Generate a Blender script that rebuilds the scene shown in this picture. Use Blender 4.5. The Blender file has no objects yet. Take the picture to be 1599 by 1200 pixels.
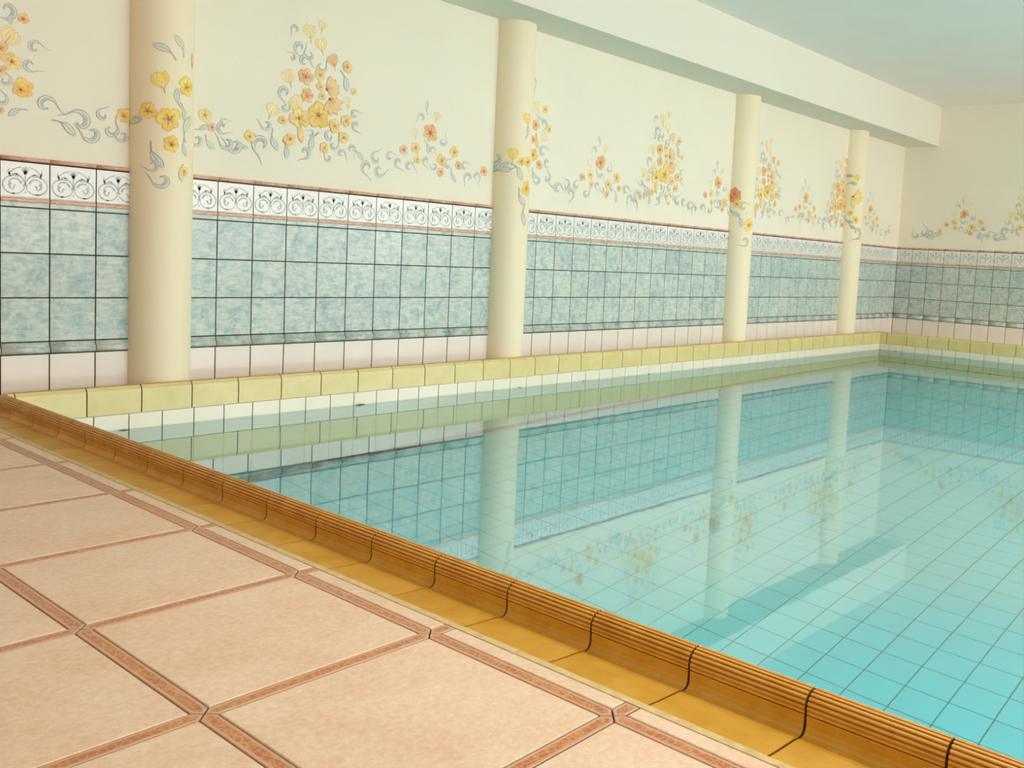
import bpy, bmesh, math, random
from mathutils import Vector, Matrix
random.seed(7)
S = bpy.context.scene
COLL = S.collection

# ------------------------------------------------------------------ camera
cam_d = bpy.data.cameras.new('camera')
cam = bpy.data.objects.new('camera', cam_d)
COLL.objects.link(cam)
R_ = Vector((0.62703462, -0.77713951, 0.05368197))
U_ = Vector((0.03255512, 0.09499428, 0.99494535))
F_ = Vector((0.77831083, 0.62211756, -0.08486457))
cam.matrix_world = Matrix(((R_.x, U_.x, -F_.x, -1.73509), (R_.y, U_.y, -F_.y, -4.76739), (R_.z, U_.z, -F_.z, 0.80473), (0, 0, 0, 1)))
cam_d.sensor_width = 36
cam_d.sensor_fit = 'HORIZONTAL'
cam_d.lens = 1468.74 / 1599 * 36
cam_d.shift_x = -167.589 / 1599
cam_d.shift_y = -75.21 / 1599
cam_d.clip_start = 0.02
S.camera = cam

# ------------------------------------------------------------------ world, daylight, exposure
W = bpy.data.worlds.new('sky')
S.world = W
W.use_nodes = True
W.node_tree.nodes['Background'].inputs[0].default_value = (0.80, 0.90, 1.0, 1)
W.node_tree.nodes['Background'].inputs[1].default_value = 1.0
S.view_settings.view_transform = 'Standard'
S.view_settings.look = 'None'
S.view_settings.gamma = 1
S.view_settings.use_curve_mapping = False
S.view_settings.exposure = 0.0
S.cycles.max_bounces = 14
S.cycles.diffuse_bounces = 6
S.cycles.glossy_bounces = 6
S.cycles.transmission_bounces = 10
S.cycles.transparent_max_bounces = 8
S.cycles.caustics_refractive = True
S.cycles.caustics_reflective = True
S.cycles.sample_clamp_indirect = 8
S.cycles.blur_glossy = 0.5

def area(name, loc, direction, sx, sy, power, col):
    d = bpy.data.lights.new(name, 'AREA')
    d.shape = 'RECTANGLE'; d.size = sx; d.size_y = sy
    d.energy = power; d.color = col
    o = bpy.data.objects.new(name, d)
    o.location = loc
    o.rotation_euler = Vector(direction).to_track_quat('-Z', 'Y').to_euler()
    COLL.objects.link(o)
    return o
# daylight standing in the window openings of the two unseen walls
SIDE_Y = -8.0
BACK_X = -4.6
CEIL = 2.817
for i in range(4):
    area('window_daylight', (-1.2 + i * 3.1, SIDE_Y - 0.05, 1.45), (-.08, 1, 0.16), 2.5, 1.9, (44, 92, 116, 120)[i], (1.0, 0.975, 0.955))
area('window_daylight', (BACK_X - 0.05, -4.6, 1.45), (1, 0, 0.0), 2.6, 1.9, 5, (1.0, 0.97, 0.93))
# two fill lights without fixtures, added above the frame to brighten the pool
for x, y in ((1.2, -4.2), (3.9, -4.0)):
    l_ = area('pool_fill_light', (x, y, CEIL - .01), (0, 0, -1), 1.3, 1.3, 34, (1.0, 0.97, 0.94))
    l_.data.spread = math.radians(110)

# ------------------------------------------------------------------ measures of the place
L = 9.757            # long wall runs x = .. L at y = 0, the far wall stands at x = L
ZB, Z1, Z2, Z3, ZW = 0.8767, 0.6719, 0.4698, 0.2680, 0.2107
TT = 0.2             # wall tile width
TOP = ZB + 0.203     # top of the decorated tiles
RF = 0.2             # pool face of the long ridge stands at y = -RF
XF = 8.973           # pool face of the far ridge
XN = -0.225          # pool face of the near ridge
XO = -0.405          # outer edge of the near gutter
CS = 0.24675         # ridge tile length
PS = 0.1584          # pool tile pitch
WL = -0.143          # water level
PB = -1.470          # pool bottom
RB = -0.068          # underside of the ridge tiles on the pool side
YE = -6.4            # pool and floor go on past the frame to here

# ------------------------------------------------------------------ helpers
def link(name, me, parent=None, mats=()):
    o = bpy.data.objects.new(name, me)
    COLL.objects.link(o)
    if parent is not None: o.parent = parent
    for m in mats:
        if m.name not in [x.name for x in me.materials if x]: me.materials.append(m)
    return o
def empty(name, loc=(0, 0, 0)):
    o = bpy.data.objects.new(name, None)
    o.location = loc; o.empty_display_size = .1
    COLL.objects.link(o)
    return o
def tag(o, label, cat=None, group=None, kind=None):
    if label: o['label'] = label
    if cat: o['category'] = cat
    if group: o['group'] = group
    if kind: o['kind'] = kind
    return o
def mesh(name, verts, faces, mi=None, smooth=False):
    me = bpy.data.meshes.new(name)
    me.from_pydata([tuple(v) for v in verts], [], faces)
    if mi: me.polygons.foreach_set('material_index', mi)
    if smooth: me.polygons.foreach_set('use_smooth', [True] * len(me.polygons))
    me.update()
    return me
def box_v(x0, x1, y0, y1, z0, z1):
    return [(x0,y0,z0),(x1,y0,z0),(x1,y1,z0),(x0,y1,z0),(x0,y0,z1),(x1,y0,z1),(x1,y1,z1),(x0,y1,z1)]
BOXF = [(0,3,2,1),(4,5,6,7),(0,1,5,4),(1,2,6,5),(2,3,7,6),(3,0,4,7)]
def boxes(name, lst):
    V = []; Fs = []
    for b in lst:
        n = len(V); V += box_v(*b); Fs += [tuple(i + n for i in f) for f in BOXF]
    return mesh(name, V, Fs)
def slab_into(V, Fs, w, h, t, bev, M=None):
    """chamfered tile, local x,y in the face, z out of the wall, lower-left corner at the origin"""
    n = len(V)
    P = [(0,0,0),(w,0,0),(w,h,0),(0,h,0),(0,0,t-bev),(w,0,t-bev),(w,h,t-bev),(0,h,t-bev),
         (bev,bev,t),(w-bev,bev,t),(w-bev,h-bev,t),(bev,h-bev,t)]
    if M is not None: P = [tuple(M @ Vector(p)) for p in P]
    V += P
    Fs += [tuple(i+n for i in f) for f in [(0,1,5,4),(1,2,6,5),(2,3,7,6),(3,0,4,7),(4,5,9,8),(5,6,10,9),(6,7,11,10),(7,4,8,11),(8,9,10,11)]]
_sl = {}
def slab(w, h, t=0.006, bev=0.0015):
    k = (round(w,4), round(h,4), t, bev)
    if k not in _sl:
        V = []; Fs = []
        slab_into(V, Fs, w, h, t, bev)
        _sl[k] = (V, Fs)
    return _sl[k]
_meshes = {}
def slab_mesh(w, h, mat, t=0.006, bev=0.0015):
    k = (round(w,4), round(h,4), t, bev, mat.name)
    if k not in _meshes:
        V, Fs = slab(w, h, t, bev)
        me = mesh('tile', V, Fs); me.materials.append(mat)
        _meshes[k] = me
    return _meshes[k]
# frames: origin, local x, local y, local z (normal)
def frame(o, ax, ay, az):
    return Matrix(((ax[0], ay[0], az[0], o[0]), (ax[1], ay[1], az[1], o[1]), (ax[2], ay[2], az[2], o[2]), (0, 0, 0, 1)))
def FL(x, z, y=0.0):  # on the long wall, facing the room
    return frame((x, y, z), (1,0,0), (0,0,1), (0,-1,0))
def FF(s, z, x=L):    # on the far wall, s metres right of the corner
    return frame((x, -s, z), (0,-1,0), (0,0,1), (-1,0,0))
def FU(x, y, z):      # on the floor
    return frame((x, y, z), (1,0,0), (0,1,0), (0,0,1))
def place(name, me, parent, M, jit=0.0):
    o = link(name, me, parent)
    if jit:
        M = M @ Matrix.Rotation(random.uniform(-jit, jit), 4, 'X') @ Matrix.Rotation(random.uniform(-jit, jit), 4, 'Y')
    o.matrix_world = M
    return o

# ------------------------------------------------------------------ materials
def nt(name):
    m = bpy.data.materials.new(name); m.use_nodes = True
    n = m.node_tree; b = n.nodes['Principled BSDF']
    return m, n, b
def lin(r, g, b):
    f = lambda c: (c/255/12.92) if c/255 <= .04045 else ((c/255+.055)/1.055)**2.4
    return (f(r), f(g), f(b), 1)
def ramp(n, fac, stops):
    r = n.nodes.new('ShaderNodeValToRGB'); e = r.color_ramp.elements
    while len(e) < len(stops): e.new(0.5)
    for i, (p, c) in enumerate(stops): e[i].position = p; e[i].color = c
    n.links.new(fac, r.inputs[0]); return r.outputs[0]
def coords(n, space='world', scale=(1,1,1), rnd=0.0):
    if space == 'world':
        g = n.nodes.new('ShaderNodeNewGeometry'); src = g.outputs['Position']
    else:
        g = n.nodes.new('ShaderNodeTexCoord'); src = g.outputs['Object']
    mp = n.nodes.new('ShaderNodeMapping'); mp.inputs['Scale'].default_value = scale
    n.links.new(src, mp.inputs[0])
    out = mp.outputs[0]
    if rnd:
        oi = n.nodes.new('ShaderNodeObjectInfo')
        m = n.nodes.new('ShaderNodeMath'); m.operation = 'MULTIPLY'; m.inputs[1].default_value = rnd
        n.links.new(oi.outputs['Random'], m.inputs[0])
        a = n.nodes.new('ShaderNodeVectorMath'); a.operation = 'ADD'
        n.links.new(out, a.inputs[0]); n.links.new(m.outputs[0], a.inputs[1])
        out = a.outputs[0]
    return out
def noise(n, vec, sc, det=4, rough=.6, dist=0.0):
    t = n.nodes.new('ShaderNodeTexNoise'); t.inputs['Scale'].default_value = sc
    t.inputs['Detail'].default_value = det; t.inputs['Roughness'].default_value = rough
    t.inputs['Distortion'].default_value = dist
    n.links.new(vec, t.inputs['Vector']); return t.outputs[0]
def bump(n, b, h, strength, dist=0.002):
    k = n.nodes.new('ShaderNodeBump'); k.inputs['Strength'].default_value = strength; k.inputs['Distance'].default_value = dist
    n.links.new(h, k.inputs['Height']); n.links.new(k.outputs[0], b.inputs['Normal'])
def mixc(n, fac, a, c, mode='MIX'):
    m = n.nodes.new('ShaderNodeMix'); m.data_type = 'RGBA'; m.blend_type = mode
    if isinstance(fac, float): m.inputs[0].default_value = fac
    else: n.links.new(fac, m.inputs[0])
    for s, v in ((6, a), (7, c)):
        if isinstance(v, tuple): m.inputs[s].default_value = v
        else: n.links.new(v, m.inputs[s])
    return m.outputs[2]
def simple(name, col, rough=.5, var=0.0, sc=8, spec=.5, bmp=0.0, bsc=60):
    m, n, b = nt(name)
    b.inputs['Roughness'].default_value = rough
    b.inputs['Specular IOR Level'].default_value = spec
    v = coords(n)
    if var:
        lo = tuple(c*(1-var) for c in col[:3]) + (1,); hi = tuple(min(1, c*(1+var)) for c in col[:3]) + (1,)
        n.links.new(ramp(n, noise(n, v, sc), [(.3, lo), (.7, hi)]), b.inputs['Base Color'])
    else:
        b.inputs['Base Color'].default_value = col
    if bmp: bump(n, b, noise(n, v, bsc, 3), bmp)
    return m
M_plaster = simple('painted_plaster', lin(241,232,212), .8, .02, 1.5, .2, .12, 160)
M_back = simple('back_wall_shading_ochre', lin(196,150,100), .8, .05, 3, .2)  # invented brown for the unseen back wall, deepens shading on the columns
M_beam = simple('beam_paint', lin(233,227,211), .8, .01, 1.2, .2, .1, 120)
M_ceil = simple('ceiling_paint', lin(252,243,236), .9, .015, 3, .1, .5, 90)
M_col = simple('column_paint', lin(246,230,198), .55, .015, 2, .3, .06, 120)
M_grout = simple('dark_wall_grout', lin(62,52,44), .9, .15, 30, .1)
M_pgrout = simple('pool_grout', lin(64,118,122), .9, .1, 30, .1)
M_fgrout = simple('floor_grout', lin(112,82,60), .95, .2, 40, .1)
M_cgrout = simple('cream_grout', lin(214,190,140), .9, .15, 40, .1, .3, 200)
M_slate = simple('dark_cove_stone', lin(46,38,48), .6, .3, 30)
M_white = simple('ivory_glazed_tile', lin(236,229,218), .22, .03, 6, .5, .05, 30)
M_joint = simple('edge_joint', lin(72,44,16), .9, .1, 40, .1)
M_decw = simple('white_glaze', lin(238,234,228), .25, .03, 10)
M_scroll = simple('grey_stencil', lin(172,184,178), .4, .25, 40)

def blue(name, dark=1.0):
    m, n, b = nt(name)
    v = coords(n, 'world', (1.0, 1.0, .7), 37.0)
    f1 = noise(n, v, 16, 5, .75, .4)
    v2 = coords(n, 'world', (.35, .35, 1.0), 11.0)
    f2 = noise(n, v2, 60, 4, .7, .2)
    c1 = ramp(n, f1, [(.33, lin(124,156,158)), (.44, lin(162,184,178)), (.54, lin(198,208,200)), (.66, lin(206,196,178))])
    c2 = ramp(n, f2, [(.35, lin(140,170,172)), (.5, lin(196,206,200)), (.66, lin(234,230,220))])
    oi = n.nodes.new('ShaderNodeObjectInfo')
    tone = ramp(n, oi.outputs['Random'], [(0, (.92,.95,.95,1)), (1, (1.06,1.06,1.04,1))])
    n.links.new(mixc(n, 1.0, mixc(n, .45, c1, c2), tone, 'MULTIPLY'), b.inputs['Base Color'])
    b.inputs['Roughness'].default_value = .28
    bump(n, b, f2, .12, .001)
    return m
M_blue = blue('sea_green_mottled_glaze')
def pinkm():
    m, n, b = nt('pink_marbled_glaze')
    v = coords(n, 'world', (.4, .4, 1.5), 5.0)
    n.links.new(ramp(n, noise(n, v, 70, 5, .8, .6), [(.32, lin(190,128,106)), (.5, lin(222,172,148)), (.68, lin(240,212,188))]), b.inputs['Base Color'])
    b.inputs['Roughness'].default_value = .3
    return m
M_pink = pinkm()
def ochre(name, a, c, e, sc=14, rough=.38, grooves=False):
    m, n, b = nt(name)
    v = coords(n, 'world', (1,1,1), 3.0)
    n.links.new(ramp(n, noise(n, v, sc, 5, .65), [(.3, a), (.5, c), (.72, e)]), b.inputs['Base Color'])
    b.inputs['Roughness'].default_value = rough
    if grooves:
        g = n.nodes.new('ShaderNodeTexCoord'); s = n.nodes.new('ShaderNodeSeparateXYZ')
        n.links.new(g.outputs['Object'], s.inputs[0])
        k = n.nodes.new('ShaderNodeMath'); k.operation = 'MULTIPLY'; k.inputs[1].default_value = 2*math.pi/.0052
        n.links.new(s.outputs['X'], k.inputs[0])
        q = n.nodes.new('ShaderNodeMath'); q.operation = 'SINE'; n.links.new(k.outputs[0], q.inputs[0])
        bump(n, b, q.outputs[0], .35, .0012)
    else:
        bump(n, b, noise(n, v, 120, 3), .08, .001)
    return m
M_ridge = ochre('ochre_ribbed_glaze', lin(206,148,50), lin(220,166,68), lin(232,184,94))
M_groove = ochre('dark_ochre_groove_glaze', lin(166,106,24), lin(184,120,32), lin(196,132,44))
M_gut = ochre('ochre_gutter_glaze', lin(200,144,36), lin(214,160,50), lin(226,174,72), 9, .35, True)
M_face = ochre('water_lit_ochre_glaze', lin(220,200,132), lin(226,208,144), lin(232,214,154), 5, .25)  # same ochre as the ridge, coloured paler for light off the water

def floor_tile_mat():
    m, n, b = nt('sandstone_look_tile')
    v = coords(n, 'world', (1,1,1), 17.0)
    a = ramp(n, noise(n, v, 5, 5, .65, .3), [(.28, lin(226,184,146)), (.48, lin(234,203,172)), (.7, lin(240,218,190))])
    f = noise(n, v, 70, 4, .8)
    c = ramp(n, f, [(.36, lin(220,178,142)), (.52, lin(236,207,176)), (.66, lin(248,230,204))])
    n.links.new(mixc(n, .4, a, c), b.inputs['Base Color'])
    b.inputs['Roughness'].default_value = .5
    bump(n, b, f, .1, .001)
    return m
M_floor = floor_tile_mat()
M_frim = simple('strip_rim_glaze', lin(206,166,136), .4, .06, 30)
def marble():
    m, n, b = nt('rust_marbled_glaze')
    v = coords(n, 'world', (1,1,1), 9.0)
    vo = n.nodes.new('ShaderNodeTexVoronoi'); vo.feature = 'DISTANCE_TO_EDGE'; vo.inputs['Scale'].default_value = 75
    d = n.nodes.new('ShaderNodeVectorMath'); d.operation = 'ADD'
    nz = n.nodes.new('ShaderNodeTexNoise'); nz.inputs['Scale'].default_value = 60; n.links.new(v, nz.inputs['Vector'])
    sc_ = n.nodes.new('ShaderNodeVectorMath'); sc_.operation = 'SCALE'; sc_.inputs['Scale'].default_value = .012
    n.links.new(nz.outputs['Color'], sc_.inputs[0]); n.links.new(v, d.inputs[0]); n.links.new(sc_.outputs[0], d.inputs[1])
    n.links.new(d.outputs[0], vo.inputs['Vector'])
    vein = ramp(n, vo.outputs['Distance'], [(0.0, lin(224,176,130)), (.10, lin(200,124,62)), (.25, lin(186,102,44))])
    blot = ramp(n, noise(n, v, 14, 4, .7), [(.35, lin(176,110,80)), (.6, lin(212,140,76))])
    n.links.new(mixc(n, .4, vein, blot), b.inputs['Base Color'])
    b.inputs['Roughness'].default_value = .3
    return m
M_rust = marble()
def pool_mat(name, a, c):
    m, n, b = nt(name)
    oi = n.nodes.new('ShaderNodeObjectInfo')
    v = coords(n, 'world')
    col = mixc(n, noise(n, v, 3, 3), a, c)
    tone = ramp(n, oi.outputs['Random'], [(0, (.965,.97,.97,1)), (1, (1,1,1,1))])
    n.links.new(mixc(n, 1.0, col, tone, 'MULTIPLY'), b.inputs['Base Color'])
    b.inputs['Roughness'].default_value = .25
    return m
M_pool = pool_mat('pale_pool_glaze', lin(240,230,206), lin(245,236,214))
M_bottom = pool_mat('white_pool_bottom_glaze', lin(238,241,243), lin(244,246,248))

def paint():
    m, n, b = nt('mural_paint')
    a = n.nodes.new('ShaderNodeAttribute'); a.attribute_name = 'Col'
    v = coords(n)
    f = ramp(n, noise(n, v, 45, 4, .7), [(.3, (.0,.0,.0,1)), (.75, (.45,.45,.45,1))])
    n.links.new(mixc(n, f, a.outputs['Color'], lin(241,232,212)), b.inputs['Base Color'])
    b.inputs['Roughness'].default_value = .75
    b.inputs['Specular IOR Level'].default_value = .2
    return m
M_paint = paint()
def water():
    m, n, b = nt('clear_pool_water')
    n.nodes.remove(b)
    rf = n.nodes.new('ShaderNodeBsdfRefraction'); rf.inputs['IOR'].default_value = 1.33; rf.inputs['Roughness'].default_value = 0.0
    gl = n.nodes.new('ShaderNodeBsdfGlossy'); gl.inputs['Roughness'].default_value = 0.028; gl.inputs['Color'].default_value = (1, 1, 1, 1)
    fr = n.nodes.new('ShaderNodeFresnel'); fr.inputs['IOR'].default_value = 1.33
    bo = n.nodes.new('ShaderNodeMath'); bo.operation = 'MULTIPLY'; bo.use_clamp = True; bo.inputs[1].default_value = 3.1
    n.links.new(fr.outputs[0], bo.inputs[0])
    cp = n.nodes.new('ShaderNodeMath'); cp.operation = 'MINIMUM'; cp.inputs[1].default_value = .50
    n.links.new(bo.outputs[0], cp.inputs[0]); bo = cp
    g = n.nodes.new('ShaderNodeMixShader')
    n.links.new(bo.outputs[0], g.inputs[0]); n.links.new(rf.outputs[0], g.inputs[1]); n.links.new(gl.outputs[0], g.inputs[2])
    v = coords(n, 'world', (1,1,1))
    k = n.nodes.new('ShaderNodeBump'); k.inputs['Strength'].default_value = .006; k.inputs['Distance'].default_value = .02
    n.links.new(noise(n, v, 5.5, 2, .5, .3), k.inputs['Height'])
    for q in (rf, gl, fr): n.links.new(k.outputs[0], q.inputs['Normal'])
    vo = n.nodes.new('ShaderNodeVolumeAbsorption'); vo.inputs['Color'].default_value = (0.05, 0.935, 0.98, 1); vo.inputs['Density'].default_value = 0.62
    o = n.nodes['Material Output']
    n.links.new(g.outputs[0], o.inputs['Surface']); n.links.new(vo.outputs[0], o.inputs['Volume'])
    return m
M_water = water()

# mural elements measured on the wall: kind, x, z, radius, ...
BOUQUET=[["t",-.065,.45,.0511,100,0],["t",.016,.497,.0358,75,0],["t",.008,.393,.0477,105,0],["t",.087,.32,.0453,110,1],["t",-.191,.181,.0504,110,0],["t",-.282,-.014,.0479,65,0],["t",-.138,.042,.0568,130,0],["t",.193,.104,.0359,100,3],["s",-.155,.44,.0272,200,1],["s",-.123,.347,.0391,250,1],["s",-.063,.325,.0355,150,0],["s",-.095,.277,.0373,20,0],["s",.011,.274,.0359,10,1],["s",-.172,.289,.0233,100,1],["l",.165,.22,.0633,-60,0],["s",-.21,.088,.0406,240,1],["s",-.206,.012,.0271,0,1],["s",-.318,-.095,.0344,200,0],["l",-.267,-.173,.0597,-80,0],["s",-.342,-.211,.0553,230,1],["l",-.202,-.218,.0506,-70,1],["s",-.081,-.22,.0377,270,0],["l",-.024,-.152,.0619,240,0],["s",.081,-.11,.0345,90,0],["s",.108,-.155,.0285,0,1],["s",.246,.036,.029,60,0],["s",.256,-.026,.029,270,1],["s",.073,-.229,.0243,180,0],["s",.161,-.201,.0287,0,0],["s",-.045,-.115,.0259,120,1],["f",-.084,.196,.0492,"o"],["f",.007,.222,.0339,"y"],["f",.009,.158,.026,"y"],["f",-.074,.096,.0395,"o"],["f",.022,.108,.026,"y"],["h",.052,.151,.0854,20,0],["h",.074,.1,.0908,-60,0],["f",-.119,-.036,.0609,"y"],["f",-.0,.0,.074,"Y"],["p",-.11,-.109,.0591,-85,0],["f",.182,.3,.0327,"y"],["f",.235,.169,.0206,"y"],["f",-.22,-.062,.0262,"y"],["f",-.174,-.158,.0371,"y"],["f",.187,-.008,.039,"y"],["f",.107,-.046,.0376,"y"],["f",.172,-.105,.0349,"y"],["f",.044,-.179,.0303,"y"]]
SPRAY=[["t",.052,.112,.0337,70,0],["t",-.126,-.014,.0352,110,3],["l",-.029,.155,.0445,95,0],["s",-.075,.082,.031,180,1],["s",.103,-.037,.034,30,1],["l",-.025,-.088,.0446,-60,0],["s",.019,-.109,.0269,0,0],["s",.038,-.201,.0293,200,0],["s",-.025,-.18,.0313,250,1],["l",.202,-.246,.0484,-70,0],["s",.157,-.182,.0343,90,0],["f",.0,.0,.0581,"O"],["f",-.112,-.106,.0375,"y"],["f",-.203,-.13,.0327,"p"],["f",-.098,-.177,.0288,"y"],["f",.101,-.16,.0409,"y"],["f",.202,-.098,.0391,"y"],["f",.24,-.179,.0277,"o"],["f",.093,-.234,.0295,"o"]]
LOOSE={"L":[["s",1.614,1.34,.0331,-30,0],["l",1.664,1.315,.0469,-30,0],["s",1.731,1.25,.0443,250,1],["s",1.796,1.31,.0404,100,0],["s",1.818,1.243,.0427,330,1],["s",1.893,1.331,.0301,60,0],["s",1.96,1.304,.0348,270,1],["s",2.043,1.283,.0374,20,0],["s",2.498,1.337,.0326,60,0],["s",2.533,1.265,.0375,200,1],["s",2.603,1.278,.0354,330,0],["f",2.668,1.323,.0333,"o"],["f",.977,1.335,.0302,"o"],["s",.892,1.281,.0466,200,0],["l",.932,1.267,.0375,20,1],["s",.831,1.383,.0239,60,0],["s",-.171,1.73,.0419,250,0],["l",-.153,1.7,.0316,-100,0],["f",-.106,1.706,.0269,"o"],["t",-.159,1.617,.0491,60,0],["s",-.058,1.589,.0322,40,0],["s",-.077,1.512,.0321,300,1],["f",-.15,1.512,.0423,"y"],["f",-.196,1.465,.028,"o"],["s",-.178,1.427,.0281,60,1],["f",-.106,1.405,.0441,"Y"],["f",-.115,1.396,.0355,"Y"],["l",-.128,1.296,.0426,200,0],["s",-.012,1.342,.0435,20,0],["s",-.193,1.342,.0281,60,1],["f",-.197,1.293,.0168,"p"],["f",-.196,1.561,.0314,"o"],["l",.062,1.256,.0589,-25,0],["s",.127,1.291,.0521,130,1],["s",.18,1.246,.0451,200,0],["s",.232,1.336,.0303,100,0],["s",.265,1.273,.0366,30,1],["f",.352,1.356,.0359,"G"],["s",.32,1.251,.0308,210,0],["f",.324,1.346,.0369,"G"],["f",.727,1.409,.0395,"y"],["s",.821,1.36,.0334,300,1],["l",.708,1.345,.0394,20,0],["l",.753,1.276,.0437,-60,3],["s",.686,1.28,.0327,220,0],["f",.766,1.353,.0239,"p"],["s",.847,1.288,.0417,190,0],["l",.912,1.266,.0407,35,0],["f",.976,1.334,.0308,"y"],["f",3.136,1.488,.0452,"Y"],["t",3.153,1.833,.0401,110,0],["f",3.241,1.822,.0304,"y"],["l",3.181,1.76,.0377,-30,0],["f",3.149,1.7,.0376,"o"],["p",3.162,1.597,.0566,-80,1],["f",3.13,1.592,.0326,"o"],["s",3.226,1.717,.0379,300,0],["f",3.287,1.688,.0306,"y"],["t",3.242,1.626,.0381,260,0],["s",3.234,1.518,.0431,60,0],["s",3.282,1.448,.0332,270,1],["f",3.2,1.424,.038,"o"],["l",3.154,1.359,.0454,-60,0],["s",3.187,1.319,.038,200,0],["l",3.121,1.936,.0274,95,3],["l",3.124,1.998,.0274,95,3],["s",3.289,1.341,.0384,60,1],["s",3.411,1.269,.0468,30,0],["l",3.353,1.29,.0387,-20,0],["s",3.5,1.303,.0446,90,1],["s",3.549,1.249,.0449,300,0],["s",3.614,1.314,.0345,100,0],["s",3.728,1.271,.0377,0,1],["s",4.21,1.326,.0424,40,0],["s",4.273,1.261,.0427,200,1],["s",4.333,1.244,.0401,330,0],["f",4.403,1.297,.0289,"o"],["s",4.466,1.334,.0494,80,1],["s",4.934,1.298,.0426,100,0],["s",5.026,1.305,.0399,300,1],["s",5.125,1.267,.0434,60,0],["s",5.195,1.249,.0405,200,1],["s",5.319,1.266,.041,0,0],["s",5.433,1.266,.0382,30,1],["f",5.675,1.34,.0391,"y"],["s",5.577,1.333,.0484,250,0],["t",8.134,1.998,.0444,100,1],["t",8.141,1.899,.0485,95,1],["f",8.101,1.759,.0363,"G"],["f",8.099,1.659,.0444,"G"],["f",8.149,1.498,.0689,"G"],["f",8.138,1.29,.0284,"R"],["s",6.729,1.315,.04,50,0],["s",6.886,1.261,.0405,200,1],["l",6.975,1.304,.0482,0,0],["s",7.112,1.294,.0413,330,0],["s",7.185,1.336,.0377,60,1],["s",7.581,1.286,.0428,60,0],["s",7.692,1.254,.0432,300,1],["s",7.833,1.321,.0436,90,0],["f",7.961,1.349,.024,"y"],["f",7.895,1.7,.0437,"y"],["f",7.998,1.67,.056,"o"],["f",7.92,1.465,.0359,"y"],["t",7.901,1.582,.0437,100,0],["f",7.817,1.418,.0277,"y"],["s",9.224,1.245,.0438,80,0],["s",9.36,1.241,.0486,200,1],["s",9.457,1.302,.0489,90,0]],"c0":[["l",-.05,1.664,.0614,145,0],["l",.019,1.701,.0558,110,3],["t",-.067,1.526,.0504,110,2],["l",.016,1.45,.0498,110,0],["l",.038,1.392,.0438,-70,0],["l",.053,1.221,.0441,-85,0],["l",.068,1.31,.0694,80,3],["l",-.083,1.169,.0679,-70,0],["s",-.099,1.119,.0309,230,0],["s",-.059,1.054,.0434,200,0],["l",-.202,1.313,.0586,35,0],["f",-.122,1.375,.0405,"G"],["f",-.029,1.346,.057,"G"],["f",-.016,1.225,.041,"G"],["f",.06,1.513,.0502,"G"],["l",.039,1.095,.0441,-100,3],["f",.051,1.102,.0265,"G"],["p",.105,1.646,.0379,90,0]],"c1":[["t",-.092,1.452,.0478,85,2],["s",-.213,1.425,.0599,160,0],["l",-.182,1.361,.0718,20,0],["s",-.232,1.337,.0481,230,1],["l",-.058,1.338,.072,-45,3],["l",-.12,1.357,.0598,200,0],["f",-.028,1.41,.0336,"G"],["t",.011,1.702,.0457,100,2],["l",.009,1.607,.0481,70,0],["f",.031,1.233,.0534,"G"],["l",-.014,1.169,.0676,-70,0],["l",.02,1.046,.0728,-90,0],["f",.038,1.414,.0412,"G"]],"c2":[["f",-.198,1.426,.0687,"R"],["f",-.232,1.404,.0459,"R"],["f",-.167,1.341,.0393,"G"],["l",-.187,1.267,.0655,-40,0],["l",-.133,1.188,.0655,-60,0],["f",-.031,1.153,.0592,"G"],["s",-.099,1.317,.0458,60,3],["s",-.068,1.004,.0493,250,0]],"c3":[["t",-.114,1.818,.0484,100,2],["l",-.219,1.825,.0606,20,4],["l",-.173,1.745,.0606,10,4],["h",-.143,1.606,.1111,0,2],["p",-.148,1.546,.0809,-80,2],["f",-.163,1.421,.0324,"G"],["f",-.098,1.348,.0405,"G"],["l",-.183,1.343,.0608,-40,4],["l",-.139,1.285,.0608,-50,4],["s",-.071,1.208,.0731,270,0],["p",-.02,1.17,.0529,-90,1]],"F":[["s",.228,1.268,.0538,160,0],["s",.317,1.304,.0625,60,1],["s",.398,1.284,.0489,300,0],["l",.368,1.239,.0891,0,0],["l",.435,1.252,.0887,20,0],["f",.519,1.309,.0397,"y"],["s",1.013,1.258,.043,60,0],["s",1.077,1.249,.0428,200,1],["s",1.126,1.282,.0427,60,0],["s",1.21,1.274,.0553,330,1],["l",1.254,1.244,.0764,10,0],["s",1.289,1.318,.0508,60,0]]}

# ------------------------------------------------------------------ room shell
def struct(name, lst, mat, parent=None):
    me = boxes(name, lst); me.materials.append(mat)
    o = link(name, me, parent)
    if parent is None: o['kind'] = 'structure'
    return o
G = 0.006   # thickness of the tiles on the walls
wall_left = struct('wall_left', [(BACK_X, L + .2, 0.0, .2, -.03, CEIL)], M_plaster)
wall_far = struct('wall_far', [(L, L + .2, SIDE_Y, 0.0, -.2, CEIL)], M_plaster)
ceiling = struct('ceiling', [(BACK_X - .2, L + .2, SIDE_Y - .2, .2, CEIL, CEIL + .15)], M_ceil)
beam = struct('ceiling_beam', [(BACK_X, L, -.4226, 0.0, 2.3455, CEIL)], M_beam)
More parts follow.
